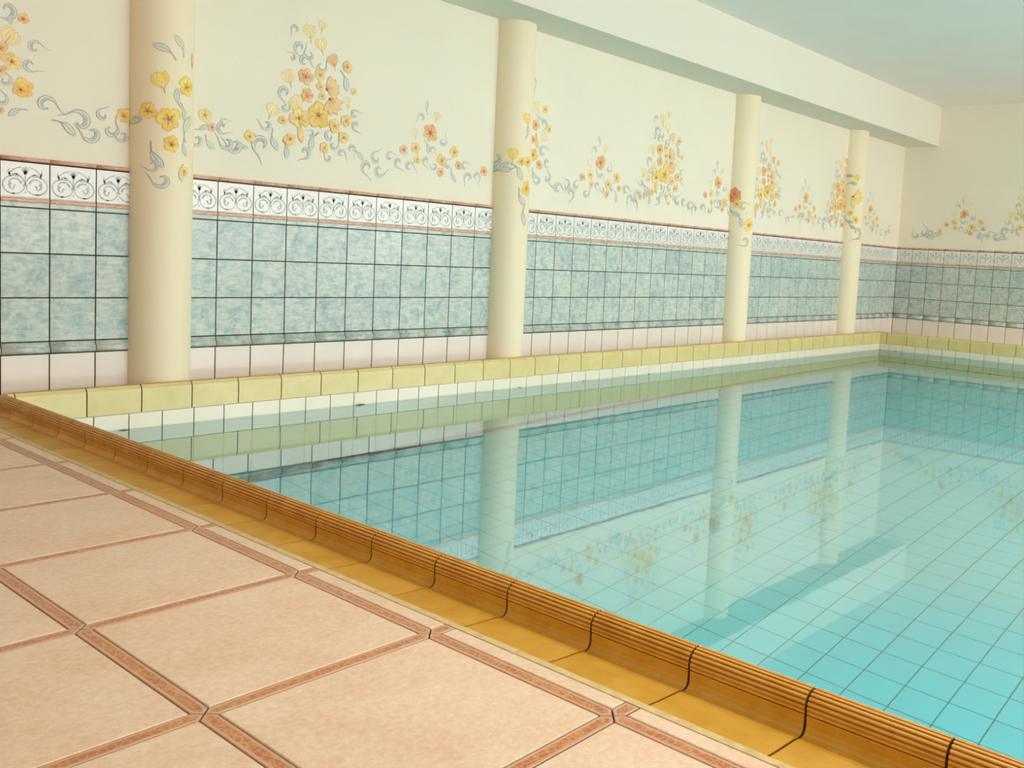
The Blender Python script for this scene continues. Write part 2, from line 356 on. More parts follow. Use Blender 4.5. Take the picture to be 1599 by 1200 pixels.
# unseen side wall and back wall with their window openings
def windowed(name, along, fixed, spans, thick):
    lst = []
    def bx(a0, a1, z0, z1):
        if along == 'x': lst.append((a0, a1, min(fixed, fixed+thick), max(fixed, fixed+thick), z0, z1))
        else: lst.append((min(fixed, fixed+thick), max(fixed, fixed+thick), a0, a1, z0, z1))
    lo, hi = (BACK_X, L) if along == 'x' else (SIDE_Y, 0.0)
    bx(lo, hi, -.2, .5); bx(lo, hi, 2.4, CEIL)
    cur = lo
    for a, c in spans:
        bx(cur, a, .5, 2.4); cur = c
    bx(cur, hi, .5, 2.4)
    return struct(name, lst, M_plaster)
sp1 = [(-1.2 + i*3.1 - 1.25, -1.2 + i*3.1 + 1.25) for i in range(4)]
windowed('wall_right', 'x', SIDE_Y, sp1, -.15)
wb = windowed('wall_back', 'y', BACK_X, [(-5.9, -3.3)], -.15)
wb.data.materials.clear(); wb.data.materials.append(M_back)
def window(i, along, fixed, a, c):
    lst = []
    def bx(a0, a1, z0, z1, d=.03):
        if along == 'x': lst.append((a0, a1, fixed-d, fixed+d, z0, z1))
        else: lst.append((fixed-d, fixed+d, a0, a1, z0, z1))
    m = (a + c) / 2
    bx(a, a+.06, .5, 2.4); bx(c-.06, c, .5, 2.4); bx(m-.03, m+.03, .56, 2.34)
    bx(a+.06, c-.06, .5, .56); bx(a+.06, c-.06, 2.34, 2.4)
    return struct('window_%d' % i, lst, M_beam)
for i, (a, c) in enumerate(sp1): window(i+1, 'x', SIDE_Y + .03, a, c)
window(5, 'y', BACK_X + .03, -5.9, -3.3)

# ------------------------------------------------------------------ tiling on the two walls
J = .0052
def wall_tiling(parent, FR, x0, x1, first, backing):
    """rows of tiles between s = x0 and s = x1; joints at first + k*TT"""
    k = math.floor((x0 - first) / TT + 1e-6)
    while first + k*TT < x1 - 1e-6:
        a = max(x0, first + k*TT); c = min(x1, first + (k+1)*TT); k += 1
        w = c - a - J
        if w < .012: continue
        s = a + J/2
        for z0, z1 in ((Z1, ZB), (Z2, Z1), (Z3, Z2)):
            place('blue_tile', slab_mesh(w, z1 - z0 - J, M_blue, .0085, .0014), parent, FR(s, z0 + J/2), .0012)
        place('white_tile', slab_mesh(w, ZW - .008 - J, M_white, .0085, .0014), parent, FR(s, .008 + J/2), .0012)
        place('plinth_tile', slab_mesh(w, .038 - J, M_white, .0085, .0014), parent, FR(s, -.030 + J/2))
        t = place('decorated_tile', decor_mesh(w), parent, FR(s, ZB + J/2))
        if w > .17:
            sc = link('scroll_ornament', ORN, t)
        place('moulding_tile', profile_mesh('moulding', w, MOULD, M_blue), parent, FR(s, ZW))
        place('trim_tile', profile_mesh('trim', w, TRIM, M_pink), parent, FR(s, TOP))
# profiles (height, out) run from bottom to top
MOULD = [(.003,0),(.003,.012),(.006,.019),(.012,.0215),(.020,.023),(.027,.0215),(.033,.018),(.036,.0135),(.041,.012),(.0545,.0085),(.0545,0)]
TRIM = [(.0035,0),(.0035,.012),(.006,.017),(.010,.0195),(.015,.0195),(.019,.016),(.0215,.010),(.022,0)]
_pm = {}
def profile_mesh(name, w, prof, mat):
    k = (name, round(w, 4))
    if k not in _pm:
        V = []; Fs = []; n = len(prof)
        for x in (0, w):
            for h, o in prof: V.append((x, h, o))
        for i in range(n-1): Fs.append((i, n+i, n+i+1, i+1))
        Fs.append(tuple(range(n))); Fs.append(tuple(range(2*n-1, n-1, -1)))
        me = mesh(name, V, Fs, smooth=True); me.materials.append(mat)
        me.shade_auto_smooth(use_auto_smooth=True) if hasattr(me, 'shade_auto_smooth') else None
        for p in me.polygons[-2:]: p.use_smooth = False
        _pm[k] = me
    return _pm[k]
_dm = {}
def decor_mesh(w):
    k = round(w, 4)
    if k not in _dm:
        H = TOP - ZB - J
        prof = [(0,0,2),(0,.0065,2),(.0014,.0082,2),(.019,.0085,2),(.0215,.010,1),(.026,.0135,1),(.034,.0140,1),(.0385,.011,1),(.0415,.0085,2),(.046,.0082,0),(H-.0014,.0085,0),(H,.007,0),(H,0,0)]
        V = []; Fs = []; mi = []; n = len(prof)
        for x in (0, w):
            for h, o, m in prof: V.append((x, h, o))
        for i in range(n-1):
            Fs.append((i, n+i, n+i+1, i+1)); mi.append(prof[i][2])
        Fs += [tuple(range(n)), tuple(range(2*n-1, n-1, -1))]; mi += [0, 0]
        me = mesh('decorated_tile', V, Fs, mi)
        for m in (M_decw, M_pink, M_blue): me.materials.append(m)
        _dm[k] = me
    return _dm[k]
# grey stencilled acanthus scroll printed on the white field (flat print, built as a thin raised ribbon)
def ornament():
    V = []; Fs = []
    def rib(pts, w0, w1):
        n = len(V); m = len(pts)
        for i, (x, y) in enumerate(pts):
            x0, y0 = pts[max(0, i-1)]; x1, y1 = pts[min(m-1, i+1)]
            dx, dy = x1-x0, y1-y0; l = math.hypot(dx, dy) or 1
            w = 1.35*(w0 + (w1-w0)*i/(m-1))
            V.append((x - dy/l*w, y + dx/l*w, 0)); V.append((x + dy/l*w, y - dx/l*w, 0))
        for i in range(m-1): Fs.append((n+2*i, n+2*i+1, n+2*i+3, n+2*i+2))
    def arc(cx, cy, r, a0, a1, w0, w1, k=10, ry=None):
        ry = ry or r
        rib([(cx + r*math.cos(math.radians(a0+(a1-a0)*i/k)), cy + ry*math.sin(math.radians(a0+(a1-a0)*i/k))) for i in range(k+1)], w0, w1)
    for s in (-1, 1):
        cx = .097 + s*.046
        m = (lambda a: a) if s > 0 else (lambda a: 180 - a)
        arc(cx, .096, .044, m(115 if s > 0 else 115), m(-95), .0014, .0026, 14, .040)      # big outer ring
        arc(cx, .096, .044, m(-80), m(-170), .0022, .0012, 6, .040)
        arc(cx - s*.004, .098, .026, m(170), m(10), .0035, .0012, 9, .026)               # inner curl
        arc(cx + s*.004, .092, .014, m(60), m(-120), .0050, .001, 6)                      # acanthus tip
        arc(cx - s*.006, .086, .007, m(100), m(-60), .0034, .001, 5)
        arc(.097 + s*.062, .100, .060, m(176), m(112), .0012, .0030, 7, .048)             # stem rising from the centre
        arc(.097 + s*.052, .144, .012, m(-60), m(60), .0040, .0010, 4)                    # leaf pair
        rib([(.097+s*.060, .140), (.097+s*.068, .152), (.097+s*.066, .168)], .0040, .0008)
        rib([(.097+s*.052, .139), (.097+s*.040, .146), (.097+s*.028, .142)], .0036, .0008)
        arc(.097, .128, .066, m(28), m(76), .0018, .0018, 8, .050)                        # arch over the top
    rib([(.097, .100), (.097, .122), (.097, .148)], .0016, .0016)
    for a in (-55, -25, 0, 25, 55):
        r = math.radians(90+a)
        rib([(.097, .146), (.097+.012*math.cos(r), .154+.012*math.sin(r)), (.097+.018*math.cos(r), .158+.022*math.sin(r))], .0034, .0008)
    rib([(.097, .062), (.097, .070)], .0024, .0010)
    rib([(.088, .092), (.097, .098), (.106, .092)], .004, .004)
    V2 = [(x, y, .0088) for x, y, z in V]
    me = mesh('scroll_ornament', V2, Fs); me.materials.append(M_scroll)
    return me
ORN = ornament()
GB_L = struct('grout_bed', [(-1.2, L, -.0060, .02, -.030, TOP + .003)], M_grout, wall_left)
GB_F = struct('grout_bed', [(L - .0060, L + .02, -4.2, 0, -.030, TOP + .003)], M_grout, wall_far)
wall_tiling(wall_left, FL, -1.2, L - .009, 0.0, GB_L)
wall_tiling(wall_far, FF, .009, 4.2, .2008 - TT, GB_F)

# ------------------------------------------------------------------ columns, half round against the long wall
COLS = [(.502, .1505), (2.905, .1485), (5.918, .1515), (8.313, .153)]
CLAB = ['nearest round cream column, whose foot stands behind the left end of the pool ridge',
        'second round cream column from the left, with yellow tulip and blossom painted on it',
        'third round cream column from the left, with a small rust-orange painted flower cluster',
        'round cream column nearest the far corner, with tall painted orange bouquet']
col_objs = []
for (cx, r), lab in zip(COLS, CLAB):
    e = empty('column', (cx, 0, -.03))
    tag(e, lab, 'column', 'cream columns along the tiled wall')
    V = []; Fs = []; N = 40; zs = [0.0, .012, .02, 2.3755]
    rs = [r + .0015, r + .0012, r, r]
    for z, rr in zip(zs, rs):
        for i in range(N+1):
            a = math.pi*i/N
            V.append((-rr*math.cos(a), -rr*math.sin(a), z))
    for j in range(len(zs)-1):
        for i in range(N):
            n = j*(N+1)+i
            Fs.append((n, n+1, n+N+2, n+N+1))
    Fs.append(tuple(range(N, -1, -1)))
    me = mesh('shaft', V, Fs, smooth=True); me.materials.append(M_col)
    me.polygons[-1].use_smooth = False
    sh = link('shaft', me, e)
    col_objs.append(e)

# ------------------------------------------------------------------ painted mural
def rgb(r, g, b): return lin(r, g, b)
WALLC = (240,232,208)
PAL = {  # centre, middle, edge of a petal
 'y': ((226,150,66),(244,206,112),(232,180,86)),
 'Y': ((222,140,40),(244,196,70),(228,166,52)),
 'G': ((206,118,24),(250,204,60),(228,158,30)),
 'o': ((214,112,56),(240,184,112),(226,150,84)),
 'O': ((206,92,44),(240,176,92),(228,150,72)),
 'p': ((204,98,80),(236,182,150),(226,156,120)),
 'R': ((176,70,20),(232,130,40),(206,98,28)),
}
TUL = {0: ((228,150,70),(246,222,160),(230,178,92)), 1: ((214,100,50),(240,190,120),(220,130,66)), 2: ((224,120,24),(252,214,90),(230,156,34)), 3: ((226,190,110),(240,226,180),(220,196,130))}
LEAF = {0: ((134,152,158),(224,220,206)), 1: ((128,144,154),(222,214,206)), 3: ((144,166,160),(230,226,196)), 4: ((96,134,118),(176,190,160))}
class Paint:
    """flat paint strokes: vertices (u, v, layer) with a colour each"""
    def __init__(s): s.V = []; s.F = []; s.C = []; s.k = 0
    def lay(s): s.k += 1; return s.k
    def blob(s, pts, base, cols, lay):
        """fan from base through a middle ring to the outline; cols = centre, middle, edge"""
        n = len(s.V); m = len(pts)
        s.V.append((base[0], base[1], lay)); s.C.append(cols[0])
        for f, c in ((.55, cols[1]), (.86, cols[1]), (1.0, cols[2])):
            for x, y in pts:
                s.V.append((base[0] + (x-base[0])*f, base[1] + (y-base[1])*f, lay)); s.C.append(c)
        for i in range(m - 1): s.F.append((n, n+1+i, n+2+i))
        for q in range(2):
            o = n+1+q*m
            for i in range(m - 1): s.F.append((o+i, o+m+i, o+m+i+1, o+i+1))
    def petal(s, x, y, a, l, w, cols, lay, off=0.0):
        pts = []
        K = 9
        for i in range(K+1):
            t = math.pi * i / K
            u = l*(.52 + .48*math.sin(t)) * (1 + .05*math.cos(5*t))
            v = w*math.cos(t)
            if i in (0, K): u = l*.30; v *= .62
            pts.append((x + math.cos(a)*u - math.sin(a)*v, y + math.sin(a)*u + math.cos(a)*v))
        s.blob([ (x,y) ] + pts + [(x,y)], (x + math.cos(a)*off, y + math.sin(a)*off), cols, lay)
    def stroke(s, pts, ws, col, lay):
        n = len(s.V); m = len(pts)
        for i, (x, y) in enumerate(pts):
            x0, y0 = pts[max(0, i-1)]; x1, y1 = pts[min(m-1, i+1)]
            dx, dy = x1-x0, y1-y0; l = math.hypot(dx, dy) or 1
            w = ws[i]
            for q in (-1, 1):
                s.V.append((x - q*dy/l*w, y + q*dx/l*w, lay)); s.C.append(col)
        for i in range(m-1): s.F.append((n+2*i, n+2*i+1, n+2*i+3, n+2*i+2))
    def disc(s, x, y, r, col, lay, k=8):
        n = len(s.V); s.V.append((x, y, lay)); s.C.append(col)
        for i in range(k):
            a = 2*math.pi*i/k; s.V.append((x+r*math.cos(a), y+r*math.sin(a), lay)); s.C.append(col)
        for i in range(k): s.F.append((n, n+1+i, n+1+(i+1) % k))
    def add(s, e):
        t, x, y, r = e[:4]; rest = e[4:]
        rnd = random.Random(int(abs(x*997 + y*1301 + r*7919)*10))
        if t == 'f':
            cols = PAL[rest[0]]; n = 5 if rnd.random() < .75 else 6
            a0 = rnd.uniform(0, 6.28)
            for i in range(n):
                a = a0 + 2*math.pi*i/n + rnd.uniform(-.16, .16); l = r*rnd.uniform(.86, 1.12)
                k = s.lay()
                c = tuple(tuple(int(max(0, min(255, q + rnd.uniform(-8, 8)))) for q in cc) for cc in cols)
                if rnd.random() < .3: c = (c[0], tuple(min(255, q + 16) for q in c[1]), c[2])
                s.petal(x, y, a, l, l*math.pi/n*rnd.uniform(.68, .84), c, k)
                k = s.lay()
                s.stroke([(x+math.cos(a)*l*f, y+math.sin(a)*l*f) for f in (.15, .45, .72)], [l*.05, l*.04, l*.008], cols[0], k)
            k = s.lay(); s.disc(x, y, r*.17, (108,44,34), k)
            k = s.lay(); s.disc(x + r*.04, y + r*.05, r*.06, (232,206,190), k, 6)
        elif t == 't':
            ang, ci = rest; a = math.radians(ang); cols = TUL[ci]
            bx, by = x - math.cos(a)*r*.8, y - math.sin(a)*r*.8
            k = s.lay(); s.stroke([(bx, by), (bx - math.cos(a)*r*.35, by - math.sin(a)*r*.5)], [r*.05, r*.03], (150,160,140), k)
            ca, sa = math.cos(a), math.sin(a)
            def tp(u, v): return (bx + ca*u - sa*v, by + sa*u + ca*v)
            for sd, wd in ((-1, .34), (1, .34), (-.5, .36), (.5, .36), (0, .34)):
                pts = []; K = 7; ht = r*(1.6 - .12*abs(sd) + rnd.uniform(-.1, .1))
                cl = lambda q: (ht*q, sd*r*(.60*math.sin(math.pi*min(1, q*.58))))
                for q in range(K+1):
                    u, v = cl(q/K); w = wd*r*math.sin(math.pi*(.05 + .93*q/K))**.9
                    pts.append(tp(u, v - w))
                for q in range(K, -1, -1):
                    u, v = cl(q/K); w = wd*r*math.sin(math.pi*(.05 + .93*q/K))**.9
                    pts.append(tp(u, v + w))
                k = s.lay(); u, v = cl(.45)
                md = cols[1] if rnd.random() < .6 else tuple(min(255, q + 14) for q in cols[1])
                s.blob(pts + [pts[0]], tp(u, v), (cols[0] if abs(sd) == .5 else md, md, cols[2]), k)
                k = s.lay(); s.stroke([tp(*cl(q)) for q in (.05, .35, .7)], [r*.05, r*.04, r*.008], cols[0], k)
        elif t == 'h':   # half-open fan blossom
            ang, ci = rest; a = math.radians(ang); cols = TUL[1] if ci == 0 else TUL[ci]
            for da in (-.9, -.45, 0, .45, .9):
                k = s.lay(); s.petal(x, y, a + da, r*(1.05 - .12*abs(da)), r*.20, ((220,120,60),(246,200,130),(232,160,84)) if ci == 0 else cols, k)
            k = s.lay(); s.disc(x, y, r*.10, (108,44,34), k)
        elif t == 'p':   # single long petal
            ang, ci = rest; a = math.radians(ang)
            k = s.lay(); s.petal(x - math.cos(a)*r, y - math.sin(a)*r, a, r*2, r*.34, ((220,120,50),(248,206,120),(230,160,74)), k)
        elif t == 's':   # curled acanthus comma
            ang, fl = rest[0], rest[1]; a = math.radians(ang); f = -1 if fl == 1 else 1
            ec, fc = LEAF[0 if fl == 1 else fl] if fl in LEAF else LEAF[0]
            pts = []; ws = []; K = 16
            for i in range(K+1):
                q = i/K; th = a + f*q*4.6; rr = r*(1.0 - .72*q)
                pts.append((x + rr*math.cos(th), y + rr*math.sin(th))); ws.append(r*(.05 + .24*math.sin(math.pi*min(1, q*1.12))**.8))
            # thin flourish running out of the thick end of the curl
            tx, ty = f*math.sin(a), -f*math.cos(a)
            tail = [(pts[0][0] + tx*r*q + math.cos(a)*r*.28*q*q, pts[0][1] + ty*r*q + math.sin(a)*r*.28*q*q) for q in (1.25, .9, .55, .2, 0)]
            k = s.lay(); s.stroke(tail + pts[1:5], [r*.015, r*.03, r*.045, r*.05, r*.05, r*.05, r*.04, r*.03, r*.01], ec, k)
            k = s.lay(); s.stroke(pts, ws, ec, k)
            k = s.lay(); s.stroke(pts, [max(.0004, w - r*.07) for w in ws], fc, k)
            dk = tuple(int(.5*(p_+q_)) for p_, q_ in zip(ec, fc))
            ins = [(px_ + (x-px_)*.16, py_ + (y-py_)*.16) for px_, py_ in pts[4:12]]
            k = s.lay(); s.stroke(ins, [w*.34 for w in ws[4:12]], dk, k)
            k = s.lay(); s.stroke(pts[3:-3], [r*.02]*len(pts[3:-3]), ec, k)
            k = s.lay(); s.disc(pts[-1][0], pts[-1][1], r*.13, (172,178,178), k, 7)
        elif t == 'l':   # leaf with long tail
            ang, ci = rest; a = math.radians(ang); ec, fc = LEAF[ci]
            pts = []; ws = []; K = 12; f = 1 if rnd.random() < .5 else -1
            for i in range(K+1):
                q = i/K; u = (q - .5)*2*r; v = f*r*.22*math.sin(q*math.pi*1.3)
                pts.append((x + math.cos(a)*u - math.sin(a)*v, y + math.sin(a)*u + math.cos(a)*v))
                ws.append(r*(.03 + .26*max(0, math.sin(math.pi*max(0, q-.35)/.65))**.8 + .03*(1-q)))
            k = s.lay(); s.stroke(pts, ws, ec, k)
            k = s.lay(); s.stroke(pts, [max(.0004, w - r*.06) for w in ws], fc, k)
            k = s.lay(); s.stroke(pts[3:-1], [r*.02]*len(pts[3:-1]), ec, k)
            k = s.lay(); s.disc(pts[8][0], pts[8][1], r*.10, (206,186,176) if ci != 4 else (130,156,130), k, 7)
    def build(s, name, parent, mapper):
        V = [mapper(u, v, .0006 + lay*.000012) for u, v, lay in s.V]
        me = mesh(name, V, s.F)
        ca = me.color_attributes.new('Col', 'FLOAT_COLOR', 'POINT')
        buf = []
        for c in s.C: buf += list(rgb(*c))
        ca.data.foreach_set('color', buf)
        me.materials.append(M_paint)
        return link(name, me, parent)
def sub(u0, u1, v0, v1): pass
mapL = lambda u, v, d: (u, -d, v)
mapF = lambda u, v, d: (L - d, -u, v)
def cluster(name, data, parent, ax, az, mapper, scx=1.0, scz=1.0, skip=None):
    p = Paint()
    for e in data:
        x, z = ax + e[1]*scx, az + e[2]*scz
        if skip and skip(x): continue
        p.add([e[0], x, z, e[3]*scx] + list(e[4:]))
    return p.build(name, parent, mapper)
incol = lambda x: any(abs(x - c) < r + .01 for c, r in COLS)
for ax in (1.387, 4.721, 6.434, 8.05):
    cluster('painted_bouquet', BOUQUET, wall_left, ax, 1.508, mapL, skip=incol)
for ax in (2.2, 3.882, 5.554, 7.237, 8.862):
    cluster('painted_spray', SPRAY, wall_left, ax, 1.515, mapL, skip=incol)
cluster('painted_spray', SPRAY, wall_far, .802, 1.53, mapF)
cluster('painted_bouquet', BOUQUET, wall_far, 1.64, 1.54, mapF)
# linking scrolls on the plain walls, grouped by bay
bays = {}
for e in LOOSE['L']:
    b = 0 if e[1] < .5 else 1 if e[1] < 2.9 else 2 if e[1] < 5.9 else 3 if e[1] < 8.3 else 4
    bays.setdefault(b, []).append(e)
for b, es in sorted(bays.items()):
    p = Paint()
    for e in es: p.add(e)
    p.build('painted_garland', wall_left, mapL)
p = Paint()
for e in LOOSE['F']: p.add(e)
p.build('painted_garland', wall_far, mapF)
for i in range(4):
    cx, r = COLS[i]
    p = Paint()
    for e in LOOSE['c%d' % i]: p.add(e)
    def mp(u, v, d, r=r):
        th = max(-1.56, min(1.56, u/.15)); q = r + d + .0004
        return (q*math.sin(th), -q*math.cos(th), v + .03)
    p.build('painted_flowers', col_objs[i], mp)

# ------------------------------------------------------------------ pool basin
pool = empty('swimming_pool', (XN, -RF, 0))
tag(pool, 'tiled swimming pool basin below the ochre ridge, filled with clear water', 'pool')
PI = pool.matrix_world.inverted()
def pchild(name, me, parent=pool, M=None):
    o = link(name, me, parent); 
    return o
def at_world(o, M=Matrix.Identity(4)):
    o.matrix_world = M
    return o
bpy.context.view_layer.update()
def pstruct(name, lst, mat):
    me = boxes(name, lst); me.materials.append(mat)
    o = link(name, me, pool); o.matrix_parent_inverse = pool.matrix_basis.inverted()
    return o
TZ = .005
side = pstruct('basin_wall', [(XN-.12, XF+.12, -RF+TZ, -RF+.14, PB-.1, RB-.001)], M_pgrout)
end = pstruct('basin_wall', [(XF+TZ, XF+.14, YE, -RF, PB-.1, RB-.001)], M_pgrout)
near = pstruct('basin_wall', [(XN-.14, XN-TZ, YE, -RF, PB-.1, RB-.001)], M_pgrout)
bot = pstruct('basin_floor', [(XN-.1, XF+.1, YE, -RF+.1, PB-.1, PB-TZ)], M_pgrout)
cap = pstruct('basin_wall', [(XN-.1, XF+.1, YE-.15, YE, PB-.1, RB-.001)], M_pool)
pool_inv = pool.matrix_basis.inverted()
def ptile(host, w, h, M):
    o = link('pool_tile', slab_mesh(w, h, M_bottom if host is bot else M_pool, .005, .0014), host)
    o.matrix_basis = M
    return o
PJ = .0042
def pool_face(host, FR, x0, x1, first, zlo, nind):
    rows = []
    z = RB; 
    while z - PS > zlo - .02: rows.append((z-PS, z)); z -= PS
    if z - zlo > .02: rows.append((zlo, z))
    V = []; Fs = []; cnt = 0
    for ri, (a, c) in enumerate(rows):
        k = math.floor((x0-first)/PS + 1e-6)
        while first + k*PS < x1 - 1e-6:
            p, q = max(x0, first+k*PS), min(x1, first+(k+1)*PS); k += 1
            if q-p-PJ < .01: continue
            M = FR(p+PJ/2, a+PJ/2)
            if cnt < nind:
                ptile(host, q-p-PJ, c-a-PJ, M); cnt += 1
            else:
                slab_into(V, Fs, q-p-PJ, c-a-PJ, .005, .0014, M)
    if V:
        me = mesh('pool_tiling', V, Fs); me.materials.append(M_pool)
        o = link('pool_tiling', me, host)
        o['kind'] = 'stuff'
pool_face(side, lambda s, z: FL(s, z, -RF+TZ), XN, XF, .1174, PB+.07, 116)
pool_face(end, lambda s, z: FF(s, z, XF+TZ), RF, -YE, RF+.1156-PS, PB+.07, 80)
pool_face(near, lambda s, z: frame((XN-TZ, s, z), (0,1,0), (0,0,1), (1,0,0)), YE, -RF, -RF-.1156, PB+.07, 0)
# dark cove strip where the basin walls meet the bottom
me = boxes('cove_strip', [(XN, XF, -RF-.004, -RF+TZ, PB, PB+.085), (XF-.004, XF+TZ, YE, -RF-.004, PB, PB+.085), (XN-TZ, XN+.004, YE, -RF-.004, PB, PB+.085)])
me.materials.append(M_slate)
o = link('cove_strip', me, pool); o.matrix_parent_inverse = pool_inv
tag(o, 'dark grey stone strip at the foot of the pool walls')
# bottom: grid measured through the water; the 300 that show largest are single tiles
GX, GY = 1.522 % PS, -3.257
cells = []
i = -3
while GX + i*PS < XF:
    x0, x1 = max(XN, GX+i*PS), min(XF, GX+(i+1)*PS); i += 1
    if x1-x0-PJ < .01: continue
    j = -24
    while GY + j*PS < -RF:
        y0, y1 = max(YE, GY+j*PS), min(-RF-.004, GY+(j+1)*PS); j += 1
        if y1-y0-PJ < .01: continue
        cells.append((x0, x1, y0, y1))
def vis(c):
    P = Vector(((c[0]+c[1])/2, (c[2]+c[3])/2, -1.1)) - cam.matrix_world.translation
    d = P.dot(F_); px = 967 + 1468.7*P.dot(R_)/d; py = 524.8 - 1468.7*P.dot(U_)/d
    return d if (d > 0 and -20 < px < 1620 and py < 1215 and py > (620+ (px-20)*.362)) else 1e3 + d
cells.sort(key=vis)
V = []; Fs = []
for n_, c in enumerate(cells):
    w, h = c[1]-c[0]-PJ, c[3]-c[2]-PJ
    M = FU(c[0]+PJ/2, c[2]+PJ/2, PB-TZ)
    if n_ < 290: ptile(bot, w, h, M)
    else: slab_into(V, Fs, w, h, .005, .0014, M)
me = mesh('pool_tiling', V, Fs); me.materials.append(M_bottom)
o = link('pool_tiling', me, bot); o['kind'] = 'stuff'

# water
me = boxes('pool_water', [(XN-.05, XF+.05, YE-.05, -RF+.05, PB-.05, WL)]); me.materials.append(M_water)
wo = link('pool_water', me)
tag(wo, 'still clear turquoise water filling the pool', 'water', kind='stuff')

# ------------------------------------------------------------------ ridge and gutter tiles
# cross-section in (u, z): u runs away from the pool, pool face at u = 0
def ridge_profile():
    P = [(0, RB), (0, .038), (.0008, .044), (.003, .050)]
    # rounded nose with raised ribs, from the pool side over the crest to the gutter side
    cx, cz, rx, rz = .0270, .040, .0262, .0250
    K = 8; a0, a1 = math.radians(150), math.radians(-14)
    for k in range(K):
        for q, d in ((.0, -.0022), (.14, -.0020), (.30, .0002), (.55, .0009), (.82, .0003)):
            a = a0 + (a1-a0)*(k+q)/K
            P.append((cx + (rx+d)*math.cos(a), cz + (rz+d)*math.sin(a)))
    P += [(.0530, .0320), (.0525, .0270), (.0505, .0262), (.0490, .0262)]
    P += [(.0490, -.02), (.012, -.03), (.012, RB)]
    return P
def gutter_profile():
    P = [(.0500, .0240), (.0522, .0248), (.0528, .0235), (.0520, .016), (.0518, .006)]
    for a in (10, 35, 60, 90):   # cove at the toe
        t = math.radians(a)
        P.append((.0520 + .014*(1-math.cos(t)), .006 - .015*math.sin(t)))
    P += [(.074, -.0088), (.078, -.0070), (.084, -.0068), (.088, -.0060), (.150, -.0025), (.176, 0.0), (.1795, -.0012), (.1795, -.03), (.0505, -.03)]
    return P
RP, GP = ridge_profile(), gutter_profile()
def extrude(name, prof, w, mats, mfun=None, shear0=0.0, shear1=0.0):
    """along local y from 0 to w; shear gives mitred ends"""
    V = []; Fs = []; mi = []; n = len(prof)
    for u, z in prof: V.append((u, 0 + shear0*u, z))
    for u, z in prof: V.append((u, w + shear1*u, z))
    for i in range(n):
        j = (i+1) % n
        Fs.append((i, n+i, n+j, j)); mi.append(mfun(i) if mfun else 0)
    Fs += [tuple(range(n)), tuple(range(2*n-1, n-1, -1))]; mi += [len(mats)-1]*2
    me = mesh(name, V, Fs, mi)
    for m in mats: me.materials.append(m)
    return me
_em = {}
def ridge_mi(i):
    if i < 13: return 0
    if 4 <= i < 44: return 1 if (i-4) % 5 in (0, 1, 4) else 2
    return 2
def ridge_mesh(w, s0=0.0, s1=0.0):
    k = ('r', round(w,4), s0, s1)
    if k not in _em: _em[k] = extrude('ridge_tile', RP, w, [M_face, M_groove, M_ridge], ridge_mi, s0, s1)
    return _em[k]
def gut_mesh(w, s0=0.0, s1=0.0):
    k = ('g', round(w,4), s0, s1)
    if k not in _em:
        me = extrude('gutter_tile', GP, w, [M_gut], None, s0, s1)
        _em[k] = me
    return _em[k]
RJ = .0052
def run(name, label, FRM, joints, gutter=True):
    """joints along the run; FRM maps (s) to a frame with local x away from the pool and local y along the run"""
    e = empty(name, FRM(joints[0]).translation)
    tag(e, label, 'pool edge', 'ceramic overflow edges of the pool')
    bpy.context.view_layer.update()
    inv = e.matrix_basis.inverted()
    lo, hi = joints[0], joints[-1]
    # mortar core seen in the joints
    core = [(u*1.0 + (.0022 if u < .02 else -.0022), z - .0022) for u, z in RP if z > -.05 and u > -.001][1:-1]
    core = [(.0022, RB+.001)] + [(u, z) for u, z in core if z > 0] + [(.046, -.03), (.0022, -.03)]
    M = FRM(lo)
    def put(nm, me, s):
        o = link(nm, me, e); o.matrix_parent_inverse = inv; o.matrix_basis = FRM(s)
        return o
    put('joint_mortar', extrude('joint_mortar', core, hi-lo, [M_joint]), lo)
    if gutter:
        gc = [(u - .002 if u < .07 else u, z - .0022) for u, z in GP[1:-3]] + [(.176, -.02), (.049, -.02)]
        put('joint_mortar', extrude('joint_mortar', gc, hi-lo, [M_joint]), lo)
    for a, c in zip(joints[:-1], joints[1:]):
        if c - a < .015: continue
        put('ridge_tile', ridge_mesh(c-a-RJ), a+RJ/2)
        if gutter: put('gutter_tile', gut_mesh(c-a-RJ), a+RJ/2)
    return e
# near run: local x -> -x world, local y -> -y world
FN = lambda s: frame((XN, -s, 0), (-1,0,0), (0,-1,0), (0,0,1))
FLR = lambda s: frame((s, -RF, 0), (0,1,0), (1,0,0), (0,0,1))
FFR = lambda s: frame((XF, -s, 0), (1,0,0), (0,-1,0), (0,0,1))
nj = [.262, .3611]
while nj[-1] < -YE - .05: nj.append(nj[-1] + CS)
near_run = run('pool_ridge', 'ribbed ochre ceramic ridge with its gutter along the near deck, nearest the camera', FN, nj)
lj = [XN, -.1590 - 0]
lj = [XN + .02, CS - .1590]
while lj[-1] + CS < XF: lj.append(lj[-1] + CS)
if XF - lj[-1] < .04: lj.pop()
lj.append(XF)
left_run = run('pool_ridge', 'ochre ceramic ridge with painted-in water light along the foot of the columns and long tiled wall', FLR, lj, gutter=False)
fj = [.146, .2769]
while fj[-1] < 4.9: fj.append(fj[-1] + CS)
far_run = run('pool_ridge', 'ochre ceramic ridge with painted-in water light along the far end of the pool', FFR, fj)

